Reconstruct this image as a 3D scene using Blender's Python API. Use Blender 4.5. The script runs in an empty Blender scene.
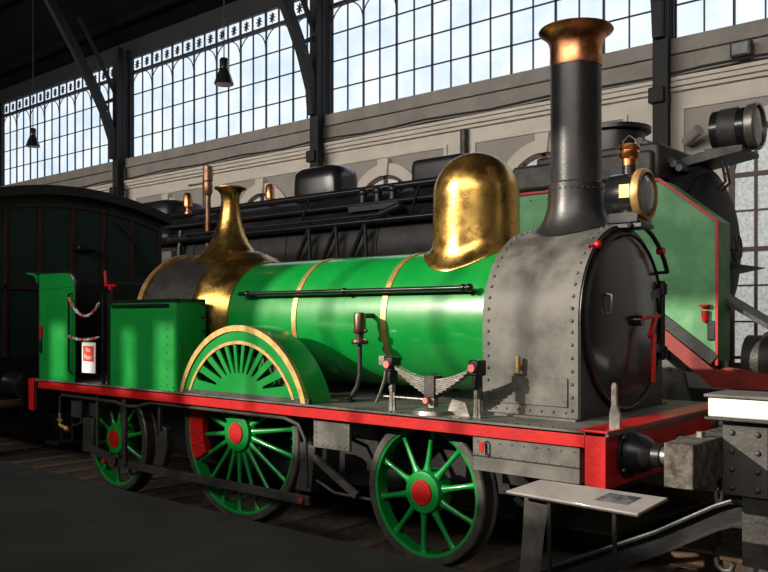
import bpy, bmesh, math, random
from mathutils import Vector, Matrix, geometry
random.seed(7)
R = math.radians
PI = math.pi
scene = bpy.context.scene
COL = scene.collection

# ------------------------------------------------------------ camera, world, light
YAW = math.atan(984 / 840)
cam_d = bpy.data.cameras.new('camera')
cam = bpy.data.objects.new('camera', cam_d); COL.objects.link(cam)
cam.location = (0, 0, 1.97)
cam.rotation_euler = (R(90), 0, R(90) - YAW)
cam_d.sensor_width = 36; cam_d.lens = 36 * 840 / 768
cam_d.shift_y = (318 - 286) / 768
cam_d.clip_end = 300
scene.camera = cam

scene.view_settings.view_transform = 'Standard'
scene.view_settings.look = 'None'
scene.view_settings.gamma = 1
scene.view_settings.use_curve_mapping = False
scene.view_settings.exposure = 0.0

w = bpy.data.worlds.new('world'); scene.world = w; w.use_nodes = True
w.node_tree.nodes['Background'].inputs[0].default_value = (.75, .87, 1, 1)
w.node_tree.nodes['Background'].inputs[1].default_value = 1.0

SUNV = Vector((-.50, -.80, .33)).normalized()          # towards the sun
sd = bpy.data.lights.new('sun', 'SUN'); sun = bpy.data.objects.new('sun', sd); COL.objects.link(sun)
sun.rotation_euler = SUNV.to_track_quat('Z', 'Y').to_euler()
sun.location = (-5, -20, 20)
sd.energy = 5.0; sd.color = (1, .91, .76); sd.angle = R(.55)

ad = bpy.data.lights.new('near_window_fill', 'AREA'); al = bpy.data.objects.new('near_window_fill', ad); COL.objects.link(al)  # added soft fill, standing in for daylight from unseen windows behind the camera
ad.shape = 'RECTANGLE'; ad.size = 44; ad.size_y = 3.6; ad.energy = 2700; ad.spread = R(100); ad.color = (1, .93, .84)
al.location = (-14, -8.7, 10.2); al.rotation_euler = (R(90), 0, 0)

# ------------------------------------------------------------ materials
def mat(name, col, rough=.5, metal=0, var=.0, vscale=6, bump=0, bscale=30, coat=0, col2=None, emit=0, spec=.5, rvar=0):
    m = bpy.data.materials.new(name); m.use_nodes = True
    nt = m.node_tree; b = nt.nodes['Principled BSDF']
    b.inputs['Base Color'].default_value = (*col, 1)
    b.inputs['Roughness'].default_value = rough
    b.inputs['Metallic'].default_value = metal
    b.inputs['Coat Weight'].default_value = coat
    b.inputs['Coat Roughness'].default_value = .12
    b.inputs['Specular IOR Level'].default_value = spec
    if var or col2 or bump or rvar:
        tc = nt.nodes.new('ShaderNodeTexCoord')
        n = nt.nodes.new('ShaderNodeTexNoise'); n.inputs['Scale'].default_value = vscale
        n.inputs['Detail'].default_value = 6; n.inputs['Roughness'].default_value = .6
        nt.links.new(tc.outputs['Object'], n.inputs['Vector'])
    if var or col2:
        r = nt.nodes.new('ShaderNodeValToRGB')
        c2 = col2 or tuple(max(0, c * (1 - var)) for c in col)
        r.color_ramp.elements[0].position = .38; r.color_ramp.elements[0].color = (*c2, 1)
        r.color_ramp.elements[1].position = .62; r.color_ramp.elements[1].color = (*col, 1)
        nt.links.new(n.outputs['Fac'], r.inputs['Fac'])
        if emit: b.inputs['Base Color'].default_value = (.08, .09, .1, 1)
        else: nt.links.new(r.outputs['Color'], b.inputs['Base Color'])
        if emit: nt.links.new(r.outputs['Color'], b.inputs['Emission Color'])
    if rvar:
        mr = nt.nodes.new('ShaderNodeMapRange'); mr.inputs['From Min'].default_value = .35; mr.inputs['From Max'].default_value = .65
        mr.inputs['To Min'].default_value = max(.02, rough - rvar); mr.inputs['To Max'].default_value = min(1, rough + rvar)
        nt.links.new(n.outputs['Fac'], mr.inputs['Value']); nt.links.new(mr.outputs['Result'], b.inputs['Roughness'])
    if bump:
        n2 = nt.nodes.new('ShaderNodeTexNoise'); n2.inputs['Scale'].default_value = bscale; n2.inputs['Detail'].default_value = 5
        nt.links.new(tc.outputs['Object'], n2.inputs['Vector'])
        bp = nt.nodes.new('ShaderNodeBump'); bp.inputs['Strength'].default_value = bump; bp.inputs['Distance'].default_value = .02
        nt.links.new(n2.outputs['Fac'], bp.inputs['Height']); nt.links.new(bp.outputs['Normal'], b.inputs['Normal'])
    if emit:
        b.inputs['Emission Strength'].default_value = emit
        if not (var or col2): b.inputs['Emission Color'].default_value = (*col, 1)
    return m

M = dict(
 green=mat('green_paint', (.003, .27, .040), .32, 0, .12, 2.5, .06, 5, coat=.6, rvar=.06),
 green2=mat('green_tank_paint', (.13, .36, .16), .5, 0, 0, 3, .1, 40, col2=(.06, .25, .09)),
 dgreen=mat('carriage_green', (.008, .036, .026), .55, 0, .3, 2, .05, 30),
 black=mat('black_paint', (.014, .014, .016), .38, 0, .3, 5, .1, 30),
 matt=mat('matt_black_paint', (.012, .012, .016), .6, 0, .3, 4, .05, 20, spec=.3),
 gloss=mat('gloss_black_paint', (.012, .012, .014), .25, 0, .2, 4, .05, 12, coat=.4),
 barrel=mat('chimney_black', (.035, .034, .036), .36, .3, .3, 6, .06, 40),
 boil2=mat('sooty_black_cladding', (.028, .026, .026), .42, .3, .5, 3, .25, 6),
 iron=mat('weathered_iron', (.165, .158, .145), .55, .15, 0, 3.6, .07, 60, col2=(.075, .072, .067), rvar=.08, spec=.3),
 iron_d=mat('dark_iron', (.075, .07, .066), .5, .45, .5, 5, .2, 30),
 steel=mat('worn_steel', (.34, .32, .29), .38, .8, .4, 9, .12, 40),
 tyre=mat('tyre_steel', (.13, .12, .11), .45, .6, .4, 8, .1, 40),
 brass=mat('polished_brass', (.66, .41, .11), .27, .95, 0, 5, .08, 14, col2=(.45, .26, .075), rvar=.07),
 brassb=mat('brass_band', (.72, .46, .18), .45, .7, .35, 12, .05, 30),
 copper=mat('polished_copper', (.90, .40, .18), .33, 1, 0, 6, .12, 10, col2=(.5, .19, .08), rvar=.08),
 red=mat('red_paint', (.55, .008, .008), .38, 0, .2, 6, .1, 30),
 dred=mat('dull_red_paint', (.30, .02, .015), .5, 0, .35, 5, .1, 30),
 pink=mat('faded_red_cap', (.75, .2, .17), .5, 0, .2, 20),
 white=mat('white_paint', (.82, .81, .77), .45, 0, .08, 4, .04, 20),
 wood=mat('weathered_timber', (.15, .13, .11), .8, 0, 0, 14, .6, 40, col2=(.035, .03, .028)),
 sleeper=mat('old_sleeper_wood', (.16, .115, .085), .85, 0, .5, 5, .5, 30),
 rust=mat('rusty_rail', (.14, .085, .055), .6, .4, .4, 8, .2, 30),
 ballast=mat('dirt_ballast', (.10, .075, .055), .95, 0, 0, 9, .8, 26, col2=(.04, .03, .024)),
 plat=mat('platform_asphalt', (.062, .066, .064), .75, 0, 0, 1.3, .25, 60, col2=(.044, .047, .046)),
 stucco=mat('cream_stucco', (.62, .57, .50), .85, 0, .12, 1.4, .1, 30),
 taupe=mat('taupe_stucco', (.33, .30, .275), .85, 0, .12, 1.0, .1, 30),
 sill=mat('grey_stone_band', (.27, .25, .225), .85, 0, .2, 1.6, .15, 20),
 col=mat('painted_iron_column', (.008, .009, .012), .7, 0, .2, 3, .05, 20),
 roof=mat('dark_roof_boards', (.004, .0035, .0035), 1, 0, .4, 2, .2, 12, spec=.1),
 brown=mat('brown_door_wood', (.085, .04, .032), .55, 0, .25, 5, .1, 30),
 mull=mat('window_iron', (.015, .015, .02), .6, 0, .2, 5),
 pane=mat('lit_frosted_glass', (.84, .91, 1.0), .4, 0, 0, .8, 0, 1, col2=(.64, .77, .93), emit=1.08),
 pane2=mat('lit_textured_glass', (.62, .64, .60), .4, 0, 0, 14, 0, 1, col2=(.38, .39, .36), emit=.75),
 glass=mat('lamp_glass', (.35, .37, .40), .12, .2, .3, 5, spec=.8),
 board=mat('board_surface', (.40, .37, .35), .14, 0, 0, 3, 0, 1, col2=(.30, .28, .27), coat=.5),
 boardpic=mat('board_picture', (.06, .06, .08), .2, 0, 0, 9, 0, 1, col2=(.25, .24, .26), coat=.5),
 cable=mat('black_cable', (.02, .018, .017), .6),
 carmould=mat('carriage_red_brown_moulding', (.06, .016, .012), .5, 0, .2, 5),
 signred=mat('sign_red', (.70, .04, .015), .5), signwhite=mat('sign_white', (.85, .85, .85), .5),
)

# ------------------------------------------------------------ mesh helpers
class B:
    def __init__(s): s.bm = bmesh.new()
    def face(s, vs):
        try: return s.bm.faces.new(vs)
        except ValueError: return None
    def box(s, x0, x1, y0, y1, z0, z1):
        v = [s.bm.verts.new(p) for p in ((x0,y0,z0),(x1,y0,z0),(x1,y1,z0),(x0,y1,z0),(x0,y0,z1),(x1,y0,z1),(x1,y1,z1),(x0,y1,z1))]
        for q in ((3,2,1,0),(4,5,6,7),(0,1,5,4),(1,2,6,5),(2,3,7,6),(3,0,4,7)): s.face([v[i] for i in q])
        return s
    def beam(s, p0, p1, wdt, h, up=(0,0,1)):
        p0, p1 = Vector(p0), Vector(p1); d = (p1 - p0).normalized(); up = Vector(up)
        if abs(d.dot(up)) > .98: up = Vector((0, 1, 0))
        a = d.cross(up).normalized() * wdt / 2; b = a.cross(d).normalized() * h / 2
        v = [s.bm.verts.new(p + q) for p in (p0, p1) for q in (-a-b, a-b, a+b, -a+b)]
        for q in ((0,1,2,3),(7,6,5,4),(0,4,5,1),(1,5,6,2),(2,6,7,3),(3,7,4,0)): s.face([v[i] for i in q])
        return s
    def rings(s, rows, closed_u=True, cap0=True, cap1=True):
        vs = [[s.bm.verts.new(p) for p in r] for r in rows]
        n = len(vs[0])
        for a, b in zip(vs, vs[1:]):
            for i in range(n if closed_u else n - 1):
                j = (i + 1) % n; s.face((a[i], a[j], b[j], b[i]))
        if cap0: s.face(vs[0][::-1])
        if cap1: s.face(vs[-1])
        return s
    def tube(s, pts, r, seg=8, rs=None, caps=True):
        pts = [Vector(p) for p in pts]; rows = []; nrm = None
        for i, p in enumerate(pts):
            a = pts[max(0, i-1)]; b = pts[min(len(pts)-1, i+1)]; t = (b - a).normalized()
            if nrm is None:
                nrm = t.cross(Vector((0,0,1)))
                if nrm.length < .05: nrm = t.cross(Vector((0,1,0)))
            nrm = (nrm - t * nrm.dot(t)).normalized(); bi = t.cross(nrm)
            rr = rs[i] if rs else r
            rows.append([p + (nrm * math.cos(2*PI*k/seg) + bi * math.sin(2*PI*k/seg)) * rr for k in range(seg)])
        return s.rings(rows, True, caps, caps)
    def cyl(s, p0, p1, r0, r1=None, seg=20): return s.tube([p0, p1], r0, seg, [r0, r0 if r1 is None else r1])
    def lathe(s, c, prof, axis='z', seg=40, caps=True, a0=0, a1=2*PI):
        # prof: (radius, height along the axis)
        c = Vector(c); rows = []; full = abs(a1 - a0 - 2*PI) < 1e-6; n = seg if full else seg + 1
        for r, h in prof:
            row = []
            for k in range(n):
                a = a0 + (a1 - a0) * k / seg; p, q = r * math.cos(a), r * math.sin(a)
                row.append(c + Vector({'z': (p, q, h), 'x': (h, p, q), 'y': (p, h, q)}[axis]))
            rows.append(row)
        return s.rings(rows, full, caps, caps)
    def plate(s, outer, y0, y1, holes=(), f=None):
        # outline in (x, z) between y0 and y1; f maps (a, b, depth) elsewhere
        f = f or (lambda a, b, d: (a, d, b))
        loops = [list(outer)] + [list(h) for h in holes]
        flat = [p for l in loops for p in l]
        tris = geometry.tessellate_polygon([[Vector((p[0], p[1], 0)) for p in l] for l in loops])
        A = [s.bm.verts.new(f(p[0], p[1], y0)) for p in flat]; C = [s.bm.verts.new(f(p[0], p[1], y1)) for p in flat]
        for t in tris:
            s.face([A[i] for i in t]); s.face([C[i] for i in reversed(t)])
        o = 0
        for l in loops:
            n = len(l)
            for i in range(n):
                j = (i + 1) % n; s.face((A[o+i], A[o+j], C[o+j], C[o+i]))
            o += n
        return s
    def rivet(s, p, nrm, r=.013):
        n = Vector(nrm).normalized(); p = Vector(p)
        return s.tube([p - n*.004, p + n*r*.45, p + n*r*.85], r, 7, [r, r*.9, r*.45])
    def sphere(s, c, r, seg=14, rg=8, sc=(1,1,1)):
        c = Vector(c); rows = []
        for i in range(1, rg):
            t = PI * i / rg
            rows.append([c + Vector((r*sc[0]*math.sin(t)*math.cos(2*PI*k/seg), r*sc[1]*math.sin(t)*math.sin(2*PI*k/seg), r*sc[2]*math.cos(t))) for k in range(seg)])
        return s.rings(rows)
    def build(s, name, m, parent=None, smooth=35, bev=0, label=None):
        bm = s.bm
        root = parent
        while root is not None and root.parent is not None: root = root.parent
        off = root.location.copy() if root is not None else Vector((0,0,0))
        if root is None:
            co = [v.co for v in bm.verts]
            off = Vector(((min(c.x for c in co)+max(c.x for c in co))/2, (min(c.y for c in co)+max(c.y for c in co))/2, min(c.z for c in co)))
        for v in bm.verts: v.co -= off
        bmesh.ops.recalc_face_normals(bm, faces=bm.faces[:])
        me = bpy.data.meshes.new(name); bm.to_mesh(me); bm.free()
        me.materials.append(M[m] if isinstance(m, str) else m)
        if smooth:
            me.shade_smooth(); me.set_sharp_from_angle(angle=R(smooth))
        o = bpy.data.objects.new(name, me); COL.objects.link(o)
        if parent is None: o.location = off
        else: o.parent = parent
        if bev:
            b = o.modifiers.new('bevel', 'BEVEL'); b.width = bev; b.segments = 2; b.limit_method = 'ANGLE'
        if label: o['label'] = label
        return o
def tag(o, label, cat, group=None, kind=None):
    o['label'] = label; o['category'] = cat
    if group: o['group'] = group
    if kind: o['kind'] = kind
    return o
def thing(name, loc, label, cat, group=None):
    o = bpy.data.objects.new(name, None); COL.objects.link(o); o.location = loc
    o.empty_display_size = .2
    return tag(o, label, cat, group)
def struct(o): o['kind'] = 'structure'; return o
def arc(cx, cz, rx, rz, a0, a1, n):
    return [(cx + rx*math.cos(R(a0 + (a1-a0)*i/n)), cz + rz*math.sin(R(a0 + (a1-a0)*i/n))) for i in range(n+1)]
def text_mesh(body, size, m, name, parent, loc, rot, extrude=.001, align='CENTER'):
    cu = bpy.data.curves.new(name, 'FONT'); cu.body = body; cu.size = size; cu.extrude = extrude; cu.align_x = align
    t = bpy.data.objects.new(name, cu); COL.objects.link(t)
    bpy.context.view_layer.update()
    me = bpy.data.meshes.new_from_object(t.evaluated_get(bpy.context.evaluated_depsgraph_get()))
    bpy.data.objects.remove(t)
    o = bpy.data.objects.new(name, me); COL.objects.link(o); me.materials.clear(); me.materials.append(M[m])
    o.parent = parent; o.location = loc; o.rotation_euler = rot
    return o

# ------------------------------------------------------------ the hall
struct(B().box(-48, 8, 5.24, 17, -.4, -.17).build('floor', 'ballast', smooth=0))
struct(B().box(-48, 8, -9, 5.24, -.4, .06).build('platform', 'plat', smooth=0, bev=.02))
WY = 17.0                                    # inner face of the far wall
struct(B().box(-48, 8, WY, WY+.6, -.4, 7.67).build('wall_far', 'stucco', smooth=0))
struct(B().box(-48, 8, WY, WY+.6, 11.32, 12.4).build('wall_far_top', 'col', smooth=0))
struct(B().box(-48.4, -48, -9.6, WY+.6, -.4, 20).build('wall_left', 'taupe', smooth=0))
struct(B().box(8, 8.4, -9.6, WY+.6, -.4, 20).build('wall_right', 'taupe', smooth=0))

# unseen near wall behind the camera, its openings cut to shape the sun patches
YW = -9.0
k = (5.1 - YW) / -SUNV.y
dx, dz = SUNV.x * k, SUNV.z * k
holes = []
def opening(x0, x1, z0, z1): holes.append([(x0+dx, z0+dz), (x1+dx, z0+dz), (x1+dx, z1+dz), (x0+dx, z1+dz)])
for x0, x1, z0, z1 in ((-7.0, -6.05, .95, 3.95), (-6.0, -4.75, .95, 3.95), (-4.7, -3.75, .8, 3.95), (-3.7, -2.7, .7, 5.1), (-2.65, -1.0, .6, 1.95)):
    opening(x0, x1, z0, z1)
opening(-8.22, -7.98, 1.25, 1.95); opening(-7.62, -7.22, 1.25, 2.0); opening(-9.72, -9.35, 1.3, 2.0); opening(-9.05, -8.55, 1.3, 1.72)
struct(B().plate([(-48, -.4), (8, -.4), (8, 15), (-48, 15)], YW-.3, YW-.25, holes).build('wall_near_gobo', 'taupe', smooth=0))

# roof
RS = .6
def roofz(y): return 11.9 + (WY - y) * RS if y > 4 else 19.7 - (4 - y) * .36
rf = B()
for y0, y1 in ((4, WY+.6), (-9.6, 4)):
    rf.plate([(y0, roofz(y0)), (y1, roofz(y1)), (y1, roofz(y1)+.15), (y0, roofz(y0)+.15)], -48.4, 8.4, f=lambda a, b, d: (d, a, b))
struct(rf.build('ceiling', 'roof', smooth=0))
pr = B()
for i in range(6):
    y = 16.2 - i * 2.0
    pr.beam((-48, y, roofz(y)-.13), (8, y, roofz(y)-.13), .14, .24)
struct(pr.build('trim_1', 'roof', smooth=0))

# mouldings of the far wall
t = B(); t.box(-48, 8, WY-.16, WY, 7.35, 7.67).box(-48, 8, WY-.07, WY, 6.92, 7.35)
struct(t.build('trim_2', 'sill', smooth=0, bev=.01))
t = B(); t.box(-48, 8, WY-.24, WY, 6.78, 6.86).box(-48, 8, WY-.18, WY, 6.68, 6.78).box(-48, 8, WY-.10, WY, 6.60, 6.68)
struct(t.build('trim_3', 'stucco', smooth=0, bev=.01))
cols = [-36.6, -26.6, -16.62, -6.75, 3.1]
arches = [-33.9, -29.1, -24.1, -19.3, -14.4, -9.65, -4.55, .4]
n = 4
for cx in arches:
    # sunk taupe field with a cream moulding round it
    p = B().box(cx-1.9, cx+1.9, WY-.02, WY, 0, 6.22)
    struct(p.build('trim_%d' % n, 'taupe', smooth=0)); n += 1
    p = B()
    for (a, b, c, d) in ((cx-1.98, cx-1.9, 0, 6.3), (cx+1.9, cx+1.98, 0, 6.3), (cx-1.9, cx+1.9, 6.22, 6.3)):
        p.box(a, b, WY-.06, WY, c, d)
    ro, ri, zc = 1.3, 1.0, 4.75
    outer = [(cx+ro, 0)] + arc(cx, zc, ro, ro, 0, 180, 28) + [(cx-ro, 0), (cx-ri, 0)] + arc(cx, zc, ri, ri, 180, 0, 28) + [(cx+ri, 0)]
    p.plate(outer, WY-.12, WY)
    p.plate([(cx-.13, zc+ri-.03), (cx+.13, zc+ri-.03), (cx+.18, zc+ro+.12), (cx-.18, zc+ro+.12)], WY-.2, WY)
    struct(p.build('trim_%d' % n, 'stucco', smooth=30)); n += 1
# arched doors in the wall
for i, cx in enumerate(arches):
    ri, zc = 1.0, 4.75
    inner = [(cx+ri, 0.02)] + arc(cx, zc, ri, ri, 0, 180, 28) + [(cx-ri, 0.02)]
    gl = B().plate(inner, WY-.03, WY-.01).build('door_%d' % (i+1), 'pane2', smooth=0); struct(gl)
    f = B()
    r2 = ri - .1
    ring = [(cx+ri, .02)] + arc(cx, zc, ri, ri, 0, 180, 28) + [(cx-ri, .02), (cx-r2, .02)] + arc(cx, zc, r2, r2, 180, 0, 28) + [(cx+r2, .02)]
    f.plate(ring, WY-.1, WY-.02)
    for x in (-.5, 0, .5):
        f.box(cx+x-(.05 if x == 0 else .025), cx+x+(.05 if x == 0 else .025), WY-.1, WY-.02, .02, zc+math.sqrt(ri*ri-x*x)-.05)
    for z, h in ((zc, .09), (4.05, .035), (3.3, .09), (2.6, .035), (1.9, .035), (1.2, .06)):
        f.box(cx-r2, cx+r2, WY-.09, WY-.02, z-h/2, z+h/2)
    f.box(cx-r2, cx+r2, WY-.09, WY-.02, .05, 1.1)
    f.build('door_frame', 'brown', gl, smooth=30)

# high windows between the columns
def high_window(idx, x0, x1):
    z0, zt, zf = 7.67, 10.79, 11.34
    nu = 8; uw = (x1 - x0) / nu
    g = B().box(x0, x1, WY+.22, WY+.24, z0, zf).build('window_%d' % idx, 'pane', smooth=0); struct(g)
    f = B()
    for i in range(nu*2+1):
        x = x0 + i * uw / 2; th = .022 if i % 2 else .045
        f.box(x-th/2, x+th/2, WY+.15, WY+.2, z0, zf if i % 2 == 0 else zt)
    for j in (1, 2, 3): f.box(x0, x1, WY+.15, WY+.19, z0+j*.78-.015, z0+j*.78+.015)
    f.box(x0, x1, WY+.1, WY+.2, z0, z0+.05)
    f.box(x0, x1, WY+.08, WY+.2, zt-.05, zt+.05); f.box(x0, x1, WY+.08, WY+.2, zf-.04, zf+.06)
    for i in range(nu):
        cx = x0 + (i+.5)*uw; rr = uw/2
        f.tube([(a, WY+.15, b) for a, b in arc(cx, zt-.6, rr, .58, 0, 180, 16)], .018, 6)
    f.build('window_frame', 'mull', g, smooth=0)
    s = B()
    for i in range(nu*2):
        cx = x0 + (i+.5)*uw/2; cz = (zt+zf)/2
        for a in (0, 45, 90, 135):
            dx_, dz_ = .13*math.cos(R(a)), .16*math.sin(R(a))
            s.beam((cx-dx_, WY+.15, cz-dz_), (cx+dx_, WY+.15, cz+dz_), .03, .03, up=(0,1,0))
        s.sphere((cx, WY+.15, cz), .045, 8, 5)
        s.box(x0+i*uw/2-.015, x0+i*uw/2+.015, WY+.12, WY+.18, zt, zf)
    s.build('star_frieze', 'mull', g, smooth=0)
for i in range(4): high_window(i+1, cols[i]+.04, cols[i+1]-.38)
struct(B().box(-48, cols[0]+.02, WY+.05, WY+.5, 7.6, 11.4).build('wall_far_left', 'taupe', smooth=0))
struct(B().box(cols[4]-.02, 8, WY+.05, WY+.5, 7.6, 11.4).build('wall_far_right', 'taupe', smooth=0))
pb = B()
for cx in cols[:4]: pb.box(cx-.38, cx+.04, WY+.05, WY+.5, 7.6, 11.4)
struct(pb.build('wall_piers', 'col', smooth=0))

# iron columns with curved ribs
clab = ['dark iron column at far left edge, left of the leftmost tall window',
        'dark iron column rising from behind the green carriage',
        'dark iron column rising behind the brass trumpet and black rounded dome',
        'dark iron column with tapering rib just right of the copper topped chimney']
for cx, lb in zip(cols[:4], clab):
    c = thing('iron_column', (cx, WY-.42, 0), lb, 'column', 'iron columns along the glazed wall')
    s = B().box(cx-.08, cx+.08, WY-.50, WY-.24, -.17, 11.6)
    s.box(cx-.12, cx+.10, WY-.28, WY-.24, -.17, 11.6).box(cx-.16, cx+.16, WY-.54, WY-.50, -.17, 11.6)
    s.build('shaft', 'col', c, smooth=0, bev=.01)
    B().box(cx-.22, cx+.10, WY-.64, WY-.2, 6.30, 6.62).build('bracket_box', 'col', c, smooth=0, bev=.03)
    r = B(); pts = [(WY-.55, 7.6), (WY-.62, 8.3), (WY-.95, 9.2), (WY-1.35, 9.95), (WY-2.1, 11.2), (WY-3.0, 12.6), (WY-3.8, 13.75)]
    for a, b in zip(pts, pts[1:]):
        r.beam((cx, a[0], a[1]), (cx, b[0], b[1]), .20, .30, up=(0, 1, .4))
    r.build('curved_rib', 'col', c, smooth=0)
    st = B().beam((cx, WY-.5, 9.9), (cx, WY-1.9, 12.3), .1, .12).beam((cx, WY-.55, 9.75), (cx, WY-1.15, 9.4), .1, .1)
    st.build('strut', 'col', c, smooth=0)

# pendant lamps
for (x, y, z, lb) in ((-15.586, 12.5, 7.42, 'larger bell shaped pendant lamp hanging before the second tall window'),
                      (-27.277, 13.8, 7.72, 'small bell shaped pendant lamp hanging before the leftmost tall window')):
    o = thing('pendant_lamp', (x, y, z), lb, 'lamp', 'pendant lamps in front of the tall windows')
    B().lathe((x, y, z), [(.22, 0), (.23, .02), (.17, .2), (.11, .34), (.10, .38)], seg=28).build('lamp_shade', 'gloss', o)
    B().lathe((x, y, z), [(.10, .38), (.105, .58), (.08, .62)], seg=20).build('lamp_housing', 'gloss', o)
    B().tube([(x, y, z+.6), (x, y, roofz(y)-.02)], .014, 6).build('cord', 'cable', o)

# small things on the wall
o = thing('floodlight', (-5.25, WY-.35, 7.0), 'small square floodlight on the stone band, right of last column', 'floodlight', 'floodlights on the far wall')
B().box(-5.45, -5.05, WY-.36, WY-.17, 6.98, 7.28).build('housing', 'iron_d', o, bev=.03)
B().box(-5.40, -5.10, WY-.385, WY-.355, 7.02, 7.24).build('lens', 'glass', o, bev=.01)
B().box(-5.29, -5.21, WY-.2, WY-.05, 7.05, 7.15).build('bracket', 'iron_d', o)
o = thing('floodlight', (-6.2, WY-.3, 5.5), 'small pale round spotlight above the black locomotive, beside last column', 'floodlight', 'floodlights on the far wall')
B().cyl((-6.33, WY-.3, 5.48), (-5.98, WY-.5, 5.66), .09, .11).build('housing', 'sill', o)
B().cyl((-6.3, WY, 5.45), (-6.3, WY-.32, 5.45), .03).build('bracket', 'iron_d', o)
cb = B()
pts = [(-47 + i*1.0, WY-.27, 6.93 + .03*math.sin(i*1.7)) for i in range(55)]
cb.tube(pts, .028, 6)
tag(cb.build('wall_cable', 'cable'), 'long black cable running along the ledge of the wall under the tall windows', 'cable')
for x, lb in ((-11.85, 'dark drainpipe on the wall right of the brass dome'), (-22.0, 'dark drainpipe on the wall left of the brass trumpet')):
    tag(B().cyl((x, WY-.1, 0), (x, WY-.1, 6.58), .10, seg=14).build('drainpipe', 'iron_d'), lb, 'pipe', 'drainpipes on the far wall')

# ------------------------------------------------------------ tracks
YC = 6.25; G = .885
def rail(y, lb):
    prof = [(-.07, -.15), (.07, -.15), (.07, -.135), (.012, -.12), (.012, -.04), (.036, -.03), (.036, 0), (-.036, 0), (-.036, -.03), (-.012, -.04), (-.012, -.12), (-.07, -.135)]
    tag(B().plate([(y+a, b) for a, b in prof], -40, 2.0, f=lambda a, b, d: (d, a, b)).build('rail', 'rust', smooth=0), lb, 'rail')
rail(YC-G, 'rusty steel rail nearest the platform, under the green locomotive')
rail(YC+G, 'rusty steel rail under the far wheels of the green locomotive')
rail(10.6-G, 'rusty steel rail under the near side of the black locomotive')
rail(10.6+G, 'rusty steel rail under the far side of the black locomotive')
sl = None
for i in range(34):
    x = -20.2 + i*.62
    if sl is None:
        sl = B().box(x-.12, x+.12, 5.27, 7.6, -.27, -.15).build('railway_sleeper', 'sleeper', smooth=0, bev=.015)
        tag(sl, 'old brown wooden sleeper laid across the track under the green locomotive', 'sleeper', 'sleepers under the green locomotive'); x00 = x
    else:
        c = sl.copy(); COL.objects.link(c); c.location.x = sl.location.x + (x - x00) + random.uniform(-.02, .02); c.rotation_euler.z = random.uniform(-.01, .01)

# ------------------------------------------------------------ green locomotive
L = thing('steam_locomotive', (-6.2, YC, 0), 'small old green steam locomotive with brass dome and copper capped black chimney', 'locomotive')
ZB, RB = 1.95, .625
FT = 1.23                               # footplate top
def sides(fn):
    for s in (-1, 1): fn(s)

# boiler
B().lathe((0, YC, ZB), [(RB, -7.2), (RB, -3.6)], 'x', 72).build('boiler', 'green', L)
for x in (-7.0, -5.95, -4.81, -3.70):
    B().lathe((x, YC, ZB), [(RB+.0, -.03), (RB+.008, -.03), (RB+.008, .03), (RB, .03)], 'x', 72, caps=False).build('boiler_band', 'brassb', L)
# brass ring between boiler and firebox
B().lathe((0, YC, ZB), [(.60, -7.42), (.765, -7.42), (.785, -7.36), (.78, -7.28), (.745, -7.18), (.69, -7.08), (.65, -7.0), (.64, -6.95), (.60, -6.95)], 'x', 72, caps=False).build('firebox_ring', 'brass', L)
# firebox: arched top over straight sides
def arch_profile(r, zc, zb, n=32):
    return [(YC+r, zb)] + [(YC + r*math.cos(PI*i/n), zc + r*math.sin(PI*i/n)) for i in range(n+1)] + [(YC-r, zb)]
fx = lambda a, b, d: (d, a, b)
fb = B().plate(arch_profile(.75, ZB, 1.0), -8.35, -7.38, f=fx)
for xx in (-8.28, -7.5):
    for i in range(17):
        a = PI*i/16; fb.rivet((xx, YC-.75*math.cos(a), ZB+.75*math.sin(a)), (0, -math.cos(a), math.sin(a)))
fb.build('firebox', 'iron_d', L, smooth=30)
rr = B()
o1 = arch_profile(.79, ZB, 1.25); i1 = arch_profile(.74, ZB, 1.25)
rr.plate(o1 + i1[::-1], -8.42, -8.33, f=fx)
rr.build('firebox_rear_ring', 'brassb', L, smooth=30)
# backhead fittings in the cab
bh = B(); bh.cyl((-8.4, YC-.25, 2.0), (-8.62, YC-.25, 2.0), .02); bh.lathe((-8.62, YC-.25, 2.0), [(.09, -.01), (.09, .01)], 'x', 20)
bh.cyl((-8.4, YC+.2, 2.2), (-8.6, YC+.2, 2.2), .03); bh.lathe((-8.55, YC, 2.3), [(.1, -.03), (.1, .03)], 'x', 20)
bh.build('backhead_fittings', 'steel', L)

# brass trumpet over the safety valves, its foot fitted to the firebox
TX = -7.68; rows = []
for r, z, m in ((.42, 0, 1), (.40, .015, 1), (.36, 2.69, .7), (.31, 2.735, .25), (.235, 2.82, 0), (.185, 2.92, 0), (.152, 3.02, 0), (.125, 3.12, 0), (.110, 3.22, 0), (.104, 3.32, 0), (.108, 3.38, 0), (.125, 3.425, 0), (.155, 3.452, 0), (.18, 3.462, 0), (.185, 3.472, 0), (.18, 3.482, 0), (.13, 3.465, 0), (.09, 3.40, 0), (.08, 3.25, 0)):
    row = []
    for k in range(56):
        a = 2*PI*k/56; zs = ZB + math.sqrt(.75**2 - (r*math.sin(a))**2) + (z if m == 1 else .03)
        row.append(Vector((TX + r*math.cos(a), YC + r*math.sin(a), zs if m == 1 else zs*m + z*(1-m))))
    rows.append(row)
B().rings(rows, True, False, True).build('safety_valve_cover', 'brass', L, smooth=60)

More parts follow.
